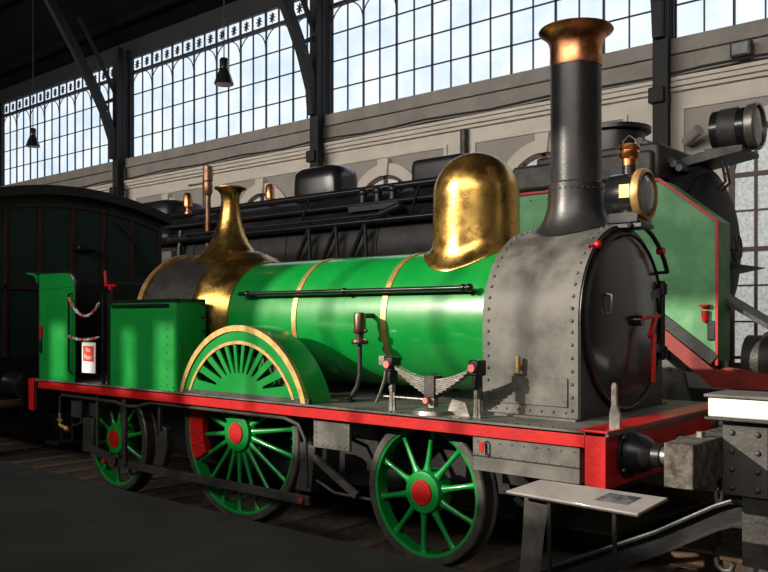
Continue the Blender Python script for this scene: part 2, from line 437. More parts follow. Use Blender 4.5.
# dome
cx = -4.25; DR = .385; rows = []
seg = 64
for r, up in ((.47, .004), (.47, .018), (.445, .024), (.42, .045), (.40, .085), (.388, .15)):
    row = []
    for k in range(seg):
        a = 2*PI*k/seg; y = r*math.sin(a)
        row.append(Vector((cx + r*math.cos(a), YC + y, ZB + math.sqrt(max(.005, RB*RB - y*y)) + up)))
    rows.append(row)
for r, z in ((.386, 2.88), (.385, 3.06)):
    rows.append([Vector((cx + r*math.cos(2*PI*k/seg), YC + r*math.sin(2*PI*k/seg), z)) for k in range(seg)])
for i in range(1, 14):
    a = R(90*i/14); r = .385*math.cos(a); z = 3.06 + .385*math.sin(a)
    rows.append([Vector((cx + r*math.cos(2*PI*k/seg), YC + r*math.sin(2*PI*k/seg), z)) for k in range(seg)])
B().rings(rows, True, False, True).build('dome', 'brass', L, smooth=60)

# smokebox
XR, XF, RS_ = -3.68, -2.86, .75
sb = B()
def sprof(r, zb=FT, n=40): return arch_profile(r, ZB, zb, n)
sb.plate(sprof(RS_), XR, XF, f=fx)
for xx in (XR+.05, XF-.05):
    for i in range(27):
        a = PI*i/26; sb.rivet((xx, YC-RS_*math.cos(a), ZB+RS_*math.sin(a)), (0, -math.cos(a), math.sin(a)), .015)
    for j in range(7):
        z = 1.30+j*.095
        for s in (-1, 1): sb.rivet((xx, YC+s*RS_, z), (0, s, 0), .015)
for j in range(7):
    for s in (-1, 1): sb.rivet((XR+.12+j*.1, YC+s*RS_, FT+.05), (0, s, 0), .012)
sb.build('smokebox', 'iron', L, smooth=30)
for s in (-1, 1):
    y = YC+s*RS_
    B().box(XR+.09, XF-.08, min(y, y+s*.012), max(y, y+s*.012), FT+.09, 1.53).build('wash_plate', 'iron', L, bev=.004)
# angle iron at the foot of the smokebox
for s in (-1, 1):
    y = YC+s*(RS_+.0); b = B().box(XR-.02, XF+.02, min(y, y+s*.08), max(y, y+s*.08), FT, FT+.015)
    for j in range(9): b.rivet((XR+.03+j*.095, y+s*.05, FT+.015), (0, 0, 1), .01)
    b.build('foot_flange', 'iron', L)
# front plate (black) and door
fp = B().plate(sprof(RS_-.01), XF, XF+.012, f=fx)
for i in range(25):
    a = R(-20 + 220*i/24); fp.rivet((XF+.012, YC-(RS_-.035)*math.cos(a), ZB+(RS_-.035)*math.sin(a)), (1, 0, 0), .009)
fp.build('smokebox_front', 'black', L, smooth=30)
B().lathe((XF+.012, YC, ZB), [(.70, 0), (.705, .02), (.69, .035), (.672, .03), (.668, 0)], 'x', 72, caps=False).build('door_ring', 'black', L)
dr = B().lathe((XF+.012, YC, ZB), [(.665, 0), (.665, .025), (.64, .032), (.5, .055), (.3, .078), (.12, .088), (.02, .09)], 'x', 72)
door = dr.build('smokebox_door', 'gloss', L, smooth=50)
XD = XF+.012
hb = B()                                        # hinge side (far side)
hb.cyl((XD+.06, YC+.60, ZB-.33), (XD+.06, YC+.60, ZB+.33), .022, seg=12)
for z in (ZB-.26, ZB+.26):
    hb.cyl((XD+.06, YC+.60, z-.045), (XD+.06, YC+.60, z+.045), .04, seg=14)
    hb.beam((XD+.05, YC+.18, z*.55+ZB*.45), (XD+.055, YC+.60, z), .03, .06)
hb.build('hinge', 'black', door)
cd = B().cyl((XD+.08, YC, ZB), (XD+.15, YC, ZB), .045, .04, seg=18)
cd.build('lock_boss', 'gloss', door)
hd = B().beam((XD+.165, YC-.03, ZB+.02), (XD+.165, YC+.27, ZB+.035), .03, .03).beam((XD+.165, YC+.23, ZB+.05), (XD+.175, YC+.06, ZB-.13), .025, .05)
hd.beam((XD+.19, YC+.12, ZB-.1), (XD+.195, YC+.09, ZB-.48), .03, .028)
hd.build('door_handle', 'red', door, bev=.005)
gh = B().tube([(XD+.055, YC-.44, ZB+.05), (XD+.1, YC-.44, ZB+.06), (XD+.1, YC-.44, ZB+.19), (XD+.055, YC-.44, ZB+.20)], .011, 8)
gh.build('grab_handle', 'steel', door)
kn = B().sphere((XF+.04, YC-.52, ZB+.56), .032).cyl((XF+.0, YC-.60, ZB+.54), (XF+.04, YC-.52, ZB+.56), .01)
kn.build('red_knob', 'red', L)
bp = B()                                        # curved grab rail over the door
bp.tube([(XD+.10, YC+.70*math.sin(R(a)), ZB+.05+.70*math.cos(R(a))) for a in range(-12, 66, 6)], .019, 10)
gr = bp.build('curved_rail', 'black', L)
B().lathe((XD+.10, YC+.70*math.sin(R(42)), ZB+.05+.70*math.cos(R(42))), [(.028, -.03), (.034, 0), (.028, .03)], 'x', 14).build('red_joint', 'red', gr)
for i, a in enumerate((0, 60)):
    y, z = YC+.70*math.sin(R(a)), ZB+.05+.70*math.cos(R(a)); B().cyl((XD-.01, y, z), (XD+.10, y, z), .014, seg=8).build('rail_stud', 'black', gr)
tp = B().cyl((-3.33, YC-RS_-.01, 1.60), (-3.33, YC-RS_-.05, 1.60), .02, seg=12).cyl((-3.33, YC-RS_-.05, 1.56), (-3.33, YC-RS_-.05, 1.68), .016, .02, seg=12)
tp.build('brass_tap', 'brassb', L)

# chimney
cx = -3.27
rows = []
seg = 56
for j in range(12):
    t_ = j/11; r = .36 - (.36-.222)*(1-(1-t_)**2.4)
    row = []
    for kk in range(seg):
        a = 2*PI*kk/seg; y = .36*math.sin(a); zs = ZB + math.sqrt(RS_**2 - y*y) + .006
        row.append(Vector((cx + r*math.cos(a), YC + r*math.sin(a), zs + (3.04-zs)*t_**1.5)))
    rows.append(row)
def ringz(r, z): return [Vector((cx + r*math.cos(2*PI*q/seg), YC + r*math.sin(2*PI*q/seg), z)) for q in range(seg)]
chb = B().rings([[p + Vector((0, 0, -.0)) for p in rows[0]]] + rows + [ringz(.222, 3.06)], True, False, True)
for kk in range(30):
    a = 2*PI*kk/30; chb.rivet((cx+.223*math.cos(a), YC+.223*math.sin(a), 3.01), (math.cos(a), math.sin(a), 0), .008)
ch = chb.build('chimney', 'barrel', L, smooth=60)
B().lathe((cx, YC, 0), [(.216, 3.06), (.204, 3.075), (.205, 4.03)], seg=56).build('chimney_barrel', 'barrel', ch)
B().lathe((cx, YC, .045), [(.209, 3.97), (.212, 3.99), (.209, 4.06), (.211, 4.14), (.228, 4.195), (.262, 4.235), (.293, 4.255), (.302, 4.268), (.293, 4.282), (.24, 4.265), (.19, 4.2), (.18, 4.0)], seg=56, caps=False).build('chimney_cap', 'copper', ch, smooth=60)

# headlamp on the smokebox
lx, lz = -2.76, 2.925
B().box(lx-.16, lx+.1, YC-.12, YC+.12, 2.665, 2.70).build('lamp_iron', 'black', L, bev=.004)
hl = B().lathe((lx, YC, lz), [(.14, -.20), (.165, -.19), (.178, -.17), (.178, .06)], 'x', 36).build('headlamp', 'gloss', L)
B().box(lx-.17, lx+.08, YC-.13, YC+.13, 2.70, 2.79).build('lamp_base', 'gloss', hl, bev=.01)
B().lathe((lx, YC, lz), [(.178, .03), (.20, .045), (.205, .075), (.195, .1), (.172, .11), (.170, .06)], 'x', 36, caps=False).build('lamp_rim', 'brassb', hl)
B().lathe((lx, YC, lz), [(.171, .07), (.15, .095), (.08, .12), (.01, .128)], 'x', 36).build('lamp_lens', 'glass', hl)
B().plate([(lx-.05, 2.89), (lx+.03, 2.89), (lx+.03, 2.99), (lx-.05, 2.99)], YC-.183, YC-.172).build('brass_plate', 'brass', hl)
B().lathe((lx-.05, YC, 0), [(.055, 3.08), (.052, 3.18)], seg=20).build('lamp_flue', 'gloss', hl)
B().lathe((lx-.05, YC, 0), [(.057, 3.16), (.058, 3.21), (.075, 3.23), (.082, 3.26), (.07, 3.28), (.085, 3.30), (.075, 3.32), (.03, 3.335)], seg=24).build('lamp_vent', 'copper', hl)
B().tube([(lx-.11, YC, 3.25), (lx-.1, YC, 3.36), (lx-.05, YC, 3.40), (lx, YC, 3.36), (lx+.01, YC, 3.25)], .006, 6).build('lamp_handle', 'steel', hl)

# handrails along the boiler
for s in (-1, 1):
    yy = YC + s*.66; zz = 2.215
    b = B().cyl((-6.72, yy, zz), (-3.87, yy, zz), .021, seg=12).sphere((-3.87, yy, zz), .036)
    h = b.build('handrail', 'gloss', L)
    for x in (-6.6, -5.25, -3.93):
        B().cyl((x, yy, zz), (x, YC+s*.56, zz-.03), .016, seg=10).sphere((x, yy, zz), .034, 12, 7).build('handrail_stanchion', 'gloss', h)

# footplate, valances, beams
B().box(-9.9, -2.40, 5.03, 7.47, FT-.03, FT).build('footplate', 'iron', L, bev=.004)
ft = B()
for i in range(78):
    x = -9.85+i*.095; ft.rivet((x, 5.06, FT), (0, 0, 1), .009)
ft.build('footplate_edging', 'iron_d', L)
for s in (-1, 1):
    y = YC+s*1.22; b = B().box(-9.82, -2.57, min(y, y-s*.02), max(y, y-s*.02), FT-.11, FT-.012)
    b.build('valance', 'red', L, bev=.003)
B().box(-2.57, -2.42, 5.03, 7.47, .86, FT+.0).build('front_beam', 'red', L, bev=.006)
B().box(-2.60, -2.40, 5.02, 7.48, FT-.005, FT+.012).build('beam_capping', 'red', L, bev=.004)
B().box(-10.06, -9.93, 5.03, 7.47, .84, FT).build('rear_beam', 'red', L, bev=.006)
B().box(-9.93, -9.9, 5.06, 7.44, .84, FT-.03).build('beam_backing', 'black', L)
for s in (-1, 1):
    by = YC + s*.90
    for (x, d, nm) in ((-2.42, 1, 'front'), (-10.06, -1, 'rear')):
        b = B().lathe((x, by, 1.07), [(.17, 0), (.17, d*.025), (.14, d*.03), (.138, d*.07), (.11, d*.15), (.075, d*.19), (.075, d*.24)], 'x', 32)
        for a in range(45, 405, 90): b.rivet((x+d*.025, by+.152*math.cos(R(a)), 1.07+.152*math.sin(R(a))), (d, 0, 0), .022)
        bf = b.build('buffer', 'black', L, smooth=35)
        L_ = .40 if d > 0 else .26
        B().lathe((x, by, 1.07), [(.06, d*.2), (.06, d*(L_-.06)), (.14, d*(L_-.045)), (.145, d*(L_-.01)), (.1, d*L_)], 'x', 32).build('buffer_plunger', 'steel' if d > 0 else 'black', bf)
hk = B().tube([(-2.42, YC, 1.07), (-2.15, YC, 1.07), (-2.1, YC, 1.03), (-2.14, YC, .98)], .03, 10)
hk.build('coupling_hook', 'black', L)
# lamp bracket standing on the front beam
li = B(); li.plate([(-2.50, FT), (-2.42, FT), (-2.42, FT+.10), (-2.445, FT+.16), (-2.445, FT+.29), (-2.455, FT+.31), (-2.475, FT+.31), (-2.485, FT+.29), (-2.485, FT+.16), (-2.50, FT+.10)], 5.24, 5.262)
li.build('lamp_bracket', 'steel', L, bev=.004)

# splashers with fan cut-outs
sx, scz, SR = -6.07, .97, .93
for s in (-1, 1):
    yo = YC + s*1.21
    yi = yo - s*.022
    a0 = math.degrees(math.asin((FT-scz)/SR))
    outer = arc(sx, scz, SR-.035, SR-.035, a0+1, 180-a0-1, 40)
    hl_ = []
    for i in range(11):
        a = R(14 + 152*i/10); ca, sa = math.cos(a), math.sin(a)
        bx, bz = sx, FT+.03
        ro_x, ri_ = .64, .30
        rx_o = 1/math.sqrt((ca/.66)**2 + (sa/.50)**2); rx_i = 1/math.sqrt((ca/.36)**2 + (sa/.20)**2)
        pts = []
        w0, w1 = .010, .040
        px, pz = -sa, ca
        p0 = (bx+ca*rx_i, bz+sa*rx_i); p1 = (bx+ca*(rx_o-w1), bz+sa*(rx_o-w1))
        pts += [(p0[0]-px*w0, p0[1]-pz*w0)]
        for q in range(9):
            b_ = -90 + 180*q/8
            pts.append((p1[0] + w1*(math.cos(R(b_))*ca + math.sin(R(b_))*px), p1[1] + w1*(math.cos(R(b_))*sa + math.sin(R(b_))*pz)))
        pts += [(p0[0]+px*w0, p0[1]+pz*w0)]
        hl_.append(pts)
    sp = B().plate(outer, min(yo, yi), max(yo, yi), hl_).build('splasher', 'green', L, smooth=30)
    def band(r0, r1, z0, dd, nm, m, y_a, y_b, parent, cz=scz, c0=None):
        e0 = math.degrees(math.asin((z0-cz)/r0)); e1 = math.degrees(math.asin((z0-cz)/r1))
        B().plate(arc(sx, cz, r1, r1, e1, 180-e1, 48) + arc(sx, cz, r0, r0, 180-e0, e0, 48), min(y_a, y_b), max(y_a, y_b)).build(nm, m, parent, smooth=30)
    band(SR-.05, SR+.004, FT+.004, 0, 'rim_moulding', 'brassb', yo-s*.03, yo+s*.014, sp)
    # inner ring: sagitta .52 on a half chord of .75
    h, a_ = .52, .755; r_i = (a_*a_+h*h)/(2*h)
    band(r_i-.022, r_i+.008, FT+.03, 0, 'inner_moulding', 'brassb', yo, yo+s*.009, sp, cz=FT+h-r_i)
    band(SR-.018, SR, FT+.004, 0, 'splasher_cover', 'green', yo-s*.03, yo-s*.31, sp)
    B().box(sx-.93, sx+.93, min(yo+s*.006, yo-s*.03), max(yo+s*.006, yo-s*.03), FT, FT+.045).build('kick_strip', 'iron_d', sp, bev=.003)

# wheels
def wheel(nm, cx, cz, r, ns, weight=False):
    for s in (-1, 1):
        yo = YC + s*.965                               # outer face of the tyre
        f = lambda r_, d: (r_, -s*d if s > 0 else d)
        prof = [(r-.068, 0), (r-.012, 0), (r, .012), (r+.002, .115), (r+.028, .125), (r+.028, .15), (r-.068, .15)]
        wh = B().lathe((cx, yo, cz), [(a, -s*d) for a, d in prof + [prof[0]]], 'y', 64, caps=False).build(nm, 'tyre', L, smooth=40)
        prof = [(r-.095, .012), (r-.067, .006), (r-.067, .14), (r-.095, .13), (r-.095, .012)]
        B().lathe((cx, yo, cz), [(a, -s*d) for a, d in prof], 'y', 64, caps=False).build('rim', 'green', wh, smooth=40)
        hr = .175 if ns < 14 else .19
        B().lathe((cx, yo, cz), [(a, -s*d) for a, d in ((hr, .15), (hr, .0), (hr-.012, -.018), (hr-.03, -.022), (.01, -.022))], 'y', 36).build('hub', 'green', wh, smooth=40)
        B().lathe((cx, yo, cz), [(a, -s*d) for a, d in ((.102, -.02), (.098, -.034), (.01, -.036))], 'y', 28).build('hub_cap', 'red', wh, smooth=40)
        for i in range(ns):
            a = 2*PI*(i+.35)/ns; ca, sa = math.cos(a), math.sin(a)
            rows = []
            for rr_, w_, t_, d_ in ((hr-.01, .042, .05, .03), (hr+.05, .026, .04, .035), ((r+hr)/2, .021, .035, .05), (r-.13, .024, .04, .06), (r-.085, .040, .045, .06)):
                row = []
                for q in range(8):
                    b_ = 2*PI*q/8; uu = w_*math.cos(b_); vv = t_*.5*math.sin(b_)
                    row.append(Vector((cx + ca*rr_ - sa*uu, yo - s*(d_+vv), cz + sa*rr_ + ca*uu)))
                rows.append(row)
            B().rings(rows).build('spoke', 'green', wh, smooth=60)
        if weight:
            b = B().plate(arc(cx, cz, r-.085, r-.085, 150, 206, 18) + arc(cx, cz, r-.30, r-.30, 206, 150, 18), min(yo-s*.005, yo-s*.07), max(yo-s*.005, yo-s*.07))
            for a in range(154, 206, 10):
                for q in (r-.12, r-.27): b.rivet((cx+q*math.cos(R(a)), yo-s*.005, cz+q*math.sin(R(a))), (0, s, 0), .016)
            b.build('counterweight', 'red', wh, smooth=30)
        B().cyl((cx, yo-s*.1, cz), (cx, YC, cz), .075, seg=16).build('axle', 'iron_d', wh)
wheel('leading_wheel', -4.10, .585, .585, 10)
wheel('driving_wheel', -6.38, .855, .855, 18, True)
wheel('trailing_wheel', -8.52, .60, .60, 10)

# frames and boxes below the footplate
for s in (-1, 1):
    y = YC + s*.62
    fr = [(-9.9, FT-.03), (-9.9, .75), (-9.0, .62), (-7.4, .45), (-5.3, .45), (-3.2, .62), (-2.57, .78), (-2.57, FT-.03)]
    B().plate(fr, y-.015, y+.015).build('frame_plate', 'black', L, smooth=0)
B().box(-8.4, -7.4, YC-.6, YC+.6, .45, 1.15).build('ashpan', 'black', L)
B().box(-3.5, -2.7, YC-.75, YC+.75, .7, 1.19).build('cylinder_block', 'black', L)
for s in (-1, 1):
    y = YC+s*1.19
    b = B().box(-3.47, -2.62, min(y, y-s*.3), max(y, y-s*.3), .87, FT-.115)
    for i in range(9):
        b.rivet((-3.43+i*.096, y, FT-.15), (0, s, 0), .009); b.rivet((-3.43+i*.096, y, .985), (0, s, 0), .007)
    bx_ = b.build('cylinder_casing', 'iron', L, bev=.006)
    B().box(-3.47, -2.62, min(y, y+s*.006), max(y, y+s*.006), .972, .980).build('casing_seam', 'black', bx_)
    lt = B().box(-3.40, -3.36, min(y, y+s*.03), max(y, y+s*.03), 1.01, 1.08); lt.build('latch', 'red', bx_, bev=.004)
    B().tube([(-3.345, y, 1.085), (-3.345, y+s*.035, 1.085), (-3.345, y+s*.035, .995), (-3.345, y, .995)], .008, 6).build('latch_handle', 'steel', bx_)
    y = YC+s*1.14
    b = B().box(-5.16, -4.74, min(y, y-s*.03), max(y, y-s*.03), .86, FT-.11)
    for i in range(6):
        for xx in (-5.13, -4.77): b.rivet((xx, y, .9+i*.045), (0, s, 0), .008)
        b.rivet((-5.12+i*.065, y, .885), (0, s, 0), .008)
    b.build('side_plate', 'iron', L, bev=.004)
    # brake gear and running rods
    b = B().box(-5.46, -5.31, min(y-s*.12, y-s*.2), max(y-s*.12, y-s*.2), .44, .86)
    b.plate([(-5.50, .43), (-5.30, .43), (-5.24, .84), (-5.36, .86)], min(y-s*.1, y-s*.2), max(y-s*.1, y-s*.2))
    b.build('brake_hanger', 'iron_d', L, bev=.008)
    b = B().box(-8.45, -5.22, min(y, y-s*.04), max(y, y-s*.04), .34, .42)
    b.build('brake_rod', 'iron_d', L, bev=.004)
    for x in (-8.45, -5.3):
        B().lathe((x, y, .38), [(.032, 0), (.032, s*.03), (.02, s*.035)], 'y', 18).build('red_pin', 'red' if x < -6 else 'dred', L)
    B().beam((-5.25, y-s*.1, .75), (-4.75, y-s*.1, .48), .03, .06).build('brake_link', 'steel', L)
    B().tube([(-5.22, y-s*.1, .55), (-5.0, y-s*.1, .47), (-4.6, y-s*.2, .44)], .016, 8).build('sand_pipe', 'iron_d', L)
    # pipes under the valance
    yp = YC+s*1.16
    B().tube([(-9.4, yp, .82), (-9.4, yp, 1.02), (-9.35, yp, 1.06), (-8.2, yp, 1.05), (-8.0, yp, 1.02), (-7.8, yp, 1.03), (-7.55, yp, 1.085), (-5.5, yp, 1.085), (-5.32, yp, 1.04), (-5.24, yp, .92), (-5.22, yp, .5)], .018, 10).build('steam_pipe', 'iron_d', L)
    B().tube([(-9.2, yp-s*.04, .7), (-9.0, yp-s*.04, .75), (-8.98, yp-s*.04, 1.04), (-8.9, yp-s*.04, 1.08), (-7.9, yp-s*.04, .99)], .015, 8).build('drain_pipe', 'iron_d', L)
    # spring hangers round the trailing wheel
    b = B().box(-9.28, -9.02, min(yp-s*.07, yp-s*.1), max(yp-s*.07, yp-s*.1), .80, 1.1)
    b.box(-8.88, -8.66, min(yp-s*.07, yp-s*.1), max(yp-s*.07, yp-s*.1), .84, 1.1)
    b.box(-8.97, -8.74, min(yp-s*.04, yp-s*.1), max(yp-s*.04, yp-s*.1), .43, .82)
    b.build('hanger_plate', 'iron_d', L, bev=.008)
    for xa, xb, da, db, z0 in ((-8.62, -8.58, 0, .03, .40), (-8.10, -8.02, 0, .03, .36), (-7.5, -7.46, .05, .1, .8)):
        B().box(xa, xb, min(yp-s*da, yp-s*db), max(yp-s*da, yp-s*db), z0, 1.12).build('guard_strut', 'iron_d', L, bev=.005)
    B().beam((-8.75, yp, .50), (-8.2, yp, .40), .03, .09).build('brake_lever', 'iron_d', L)
    b = B().plate([(-7.62, .42), (-7.45, .42), (-7.38, .62), (-7.40, .82), (-7.52, .86), (-7.56, .62)], min(yp-s*.08, yp-s*.16), max(yp-s*.08, yp-s*.16))
    b.build('brake_block', 'iron_d', L, bev=.01)
    tpb = B().cyl((-9.4, yp, .84), (-9.4, yp, .70), .02, seg=12).cyl((-9.46, yp, .76), (-9.34, yp, .76), .012, seg=10).cyl((-9.4, yp, .70), (-9.2, yp, .66), .022, seg=12).sphere((-9.25, yp, .67), .035)
    tpb.build('brass_cock', 'brassb', L)
    # steps
    st = B().box(-9.75, -9.45, min(yp, yp-s*.25), max(yp, yp-s*.25), .45, .48)
    st.beam((-9.73, yp-s*.2, .46), (-9.73, yp-s*.2, 1.15), .03, .02).beam((-9.47, yp-s*.2, .46), (-9.47, yp-s*.2, 1.15), .03, .02)
    st.build('step', 'black', L)

# leaf springs over the leading wheels
for s in (-1, 1):
    y = YC + s*1.06
    x0, x1 = -4.34, -3.52; xm = (x0+x1)/2
    b = B(); NL = 9
    for j in range(NL):
        half = (x1-x0)/2 * (1 - j*.095) - .02; pts = []
        for q in range(11):
            u = -1 + 2*q/10; xx = xm + u*half; zz = 1.50 + .115*(u*half/((x1-x0)/2))**2 - j*.0135
            pts.append((xx, zz))
        top = pts; bot = [(a, b_-.0105) for a, b_ in pts][::-1]
        b.plate(top+bot, y-.042, y+.042)
    sp = b.build('leaf_spring', 'steel', L, smooth=20)
    B().box(xm-.05, xm+.05, y-.055, y+.055, 1.36, 1.525).build('spring_buckle', 'iron_d', sp, bev=.005)
    B().box(xm-.03, xm+.03, y-.03, y+.03, FT, 1.37).build('spring_post', 'steel', sp, bev=.004)
    for x in (x0, x1):
        B().box(x-.045, x+.045, y-.06, y+.06, 1.54, 1.66).box(x-.02, x+.02, y-.05, y+.05, 1.44, 1.56).build('hanger_head', 'black', sp, bev=.015)
        B().cyl((x, y+s*.055, 1.60), (x, y+s*.085, 1.60), .03, seg=16).build('pin_cap', 'pink', sp)
        hb_ = B().cyl((x, y, FT), (x, y, 1.5), .014, seg=10)
        hb_.beam((x-.022, y, FT), (x-.012, y, 1.40), .02, .016).beam((x+.022, y, FT), (x+.012, y, 1.40), .02, .016).cyl((x, y, 1.38), (x, y, 1.43), .028, seg=6)
        hb_.build('hanger_link', 'steel', sp)
    B().cyl((xm-.02, y+s*.05, 1.335), (xm-.02, y+s*.08, 1.335), .024, seg=16).build('pin_cap', 'pink', sp)
    B().cyl((xm-.5, y, 1.335), (xm, y, 1.335), .009, seg=8).build('tie_rod', 'steel', sp)
    B().lathe((xm, y, FT), [(.16, 0), (.15, .03), (.10, .05), (.03, .055)], seg=28).build('spring_seat', 'steel', sp)
    B().plate([(xm+.1, FT), (xm+.32, FT), (xm+.28, FT+.10), (xm+.16, FT+.12)], y+.03, y+.045).build('gusset', 'steel', sp)

# lubricator and levers beside the boiler
for s in (-1, 1):
    y = YC + s*.80; x = -4.93
    b = B().tube([(x-.14, y, FT+.01), (x-.10, y, FT+.05), (x-.03, y, FT+.14), (x, y, FT+.25), (x, y, 1.75)], .02, 10)
    b.lathe((x-.15, y, FT), [(.07, 0), (.07, .015), (.03, .02)], seg=20)
    lp = b.build('lubricator_pipe', 'iron_d', L)
    B().lathe((x, y, 0), [(.07, 1.74), (.078, 1.76), (.07, 1.78), (.035, 1.79), (.035, 1.83), (.062, 1.845), (.064, 1.86), (.052, 1.87), (.055, 1.99), (.045, 2.015), (.01, 2.02)], seg=24).sphere((x-.07, y, 1.86), .017).sphere((x+.07, y, 1.86), .017).build('lubricator', mat('aged_copper', (.20, .12, .08), .35, .8, .4, 12), L)
    B().cyl((x, y, 1.99), (x, YC+s*.60, 1.99), .022, seg=12).build('lubricator_stud', 'iron_d', lp)
    b = B().tube([(x+.17, y-.02*s, FT+.01), (x+.22, y-.02*s, FT+.10), (x+.27, y-.02*s, FT+.22), (x+.29, y-.02*s, FT+.36)], .015, 8)
    b.box(x+.26, x+.32, y-.05, y, FT+.34, FT+.42)
    b.build('lever', 'steel', L, bev=.003)
    B().cyl((x+.36, y, FT), (x+.36, y, FT+.14), .012, seg=8).cyl((x+.36, y, FT+.14), (x+.36, y, FT+.16), .025, seg=10).build('oil_cup', 'steel', L)

# side bunkers
for s in (-1, 1):
    yo = YC + s*1.17; yi = YC + s*.80; x0, x1 = -8.31, -7.10
    rc = .07
    pts = [(x0, yi), (x0, yo)]
    for q in range(7):
        a = R(90*q/6); pts.append((x1-rc+rc*math.sin(a), yo - s*rc + s*rc*math.cos(a)))
    pts.append((x1, yi))
    b = B().plate(pts, FT, 2.15, f=lambda a, b_, d: (a, b_, d))
    for i in range(11): b.rivet((x1-.14, yo, FT+.06+i*.082), (0, s, 0), .009)
    for i in range(12): b.rivet((x0+.06+i*.1, yo, FT+.035), (0, s, 0), .007)
    bk = b.build('side_bunker', 'green', L, smooth=30)
    pts2 = [(p[0]+(.012 if p[0] > x1-.1 else (-.0 if p[0] > x0 else -.01)), p[1]+s*.012) for p in pts]
    B().plate(pts2, 2.135, 2.165, f=lambda a, b_, d: (a, b_, d)).build('bunker_capping', 'gloss', bk, smooth=30)
    B().tube([(x0+.06, yo, 2.105), (x0+.06, yo+s*.035, 2.105), (x1-.12, yo+s*.035, 2.105), (x1-.12, yo, 2.105)], .012, 8).build('bunker_rail', 'gloss', bk)
    for i in range(3): B().sphere((x1+.008, yo-s*.33, 2.12-i*.14), .02).build('bunker_bolt', 'black', bk)
# rear cab sheets
for s in (-1, 1):
    yo = YC + s*1.19
    rc = .22
    o_ = [(-9.84, FT), (-9.0, FT)] + [(-9.0-rc+rc*math.cos(R(a)), 2.50-rc+rc*math.sin(R(a))) for a in range(0, 91, 9)] + [(-9.84, 2.50)]
    b = B().plate(o_, min(yo, yo-s*.02), max(yo, yo-s*.02))
    for i in range(15): b.rivet((-9.80, yo, FT+.05+i*.082), (0, s, 0), .008)
    for i in range(8): b.rivet((-9.76+i*.09, yo, 2.30), (0, s, 0), .007)
    b.box(-9.82, -9.02, min(yo, yo+s*.006), max(yo, yo+s*.006), 2.325, 2.335)
    cs = b.build('cab_side_sheet', 'green' if s < 0 else 'black', L, smooth=30)
    B().tube([(-9.07, yo, 2.25), (-9.07, yo+s*.045, 2.25), (-9.07, yo+s*.045, 1.36), (-9.02, yo+s*.03, 1.33)], .013, 8).build('grab_rail', 'gloss', cs)
    B().box(-9.81, -9.76, min(yo, yo+s*.02), max(yo, yo+s*.02), 1.73, 1.88).build('red_reflector', 'red', cs, bev=.004)
    B().box(-9.81, -9.77, min(yo, yo+s*.02), max(yo, yo+s*.02), 1.55, 1.72).build('reflector_clip', 'black', cs, bev=.004)
    for x in (-8.44, -8.32):
        B().cyl((x, yo-s*.02, FT), (x, yo-s*.02, 2.24), .016 if x < -8.45 else .022, seg=12).build('cab_pillar', 'gloss', L)
# curved weather sheet across the back with rolled top edge
bs = B(); y0, y1 = YC-1.22, YC+1.22
pr_ = [(-9.84, FT), (-9.84, 2.42), (-9.86, 2.47), (-9.92, 2.505), (-10.02, 2.52), (-10.03, 2.505), (-9.93, 2.485), (-9.87, 2.455), (-9.86, 2.42), (-9.86, FT)]
bs.plate(pr_, y0+.03, y1-.03)
bs.build('cab_back_sheet', 'black', L, smooth=40)
for ya, yb_ in ((y0, y0+.14), (y1-.14, y1)):
    B().plate([(-9.84, 2.40), (-9.85, 2.46), (-9.92, 2.515), (-10.12, 2.53), (-10.12, 2.515), (-9.93, 2.49), (-9.875, 2.45), (-9.865, 2.40)], ya, yb_).build('roof_lip', 'green', L, smooth=40)
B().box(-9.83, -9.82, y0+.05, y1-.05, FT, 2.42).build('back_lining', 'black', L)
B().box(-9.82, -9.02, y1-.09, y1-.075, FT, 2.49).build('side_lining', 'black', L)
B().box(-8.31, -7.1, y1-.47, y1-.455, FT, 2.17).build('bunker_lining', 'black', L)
tr = B()
for s in (-1, 1):
    yo = YC+s*1.19
    o_ = [(-9.0+.012, FT+.0), (-9.0+.012, 2.28)] + [(-9.0-rc+(rc+.012)*math.cos(R(a)), 2.50-rc+(rc+.012)*math.sin(R(a))) for a in range(0, 91, 9)] + [(-10.02, 2.52)]
    tr.tube([(a, yo, b_) for a, b_ in o_], .014, 8)
tr.build('sheet_beading', 'gloss', L)
hw = B().cyl((-8.40, YC-1.10, FT), (-8.40, YC-1.10, 2.30), .018, seg=12)
hw.build('brake_column', 'gloss', L)
b = B().tube([(-8.40, YC-1.10, 2.28), (-8.40, YC-1.10, 2.34)], .028, 12)
b.beam((-8.53, YC-1.10, 2.34), (-8.30, YC-1.10, 2.33), .02, .025).cyl((-8.50, YC-1.10, 2.35), (-8.52, YC-1.10, 2.50), .018, seg=10)
b.build('brake_handle', 'red', L)
B().box(-9.8, -8.4, YC-.75, YC+.75, FT, FT+.03).build('cab_floor', 'sleeper', L)

# ---- chains and sign in the cab doorway
def chain(p0, p1, sag, lb, n=16):
    o = B(); P = []
    for i in range(n+1):
        u = i/n; p = Vector(p0).lerp(Vector(p1), u); p.z -= sag*4*u*(1-u); P.append(p)
    for i in range(n):
        a, b_ = P[i], P[i+1]; d = (b_-a).normalized(); c = (a+b_)/2; ln = (b_-a).length*.72
        up = Vector((0, 1, 0)) if i % 2 else Vector((0, 0, 1)); e = (up - d*up.dot(d)).normalized()
        nf = len(o.bm.faces)
        o.tube([c + d*ln*math.cos(q*PI/5) + e*.014*math.sin(q*PI/5) for q in range(11)], .006, 5)
        o.bm.faces.ensure_lookup_table()
        for f in o.bm.faces[nf:]: f.material_index = 0 if (i//3) % 2 == 0 else 1
    ob = o.build('plastic_chain', 'pink'); ob.data.materials.append(M['signwhite'])
    tag(ob, lb, 'chain', 'red and white chains across the cab doorway')
yo = YC-1.25
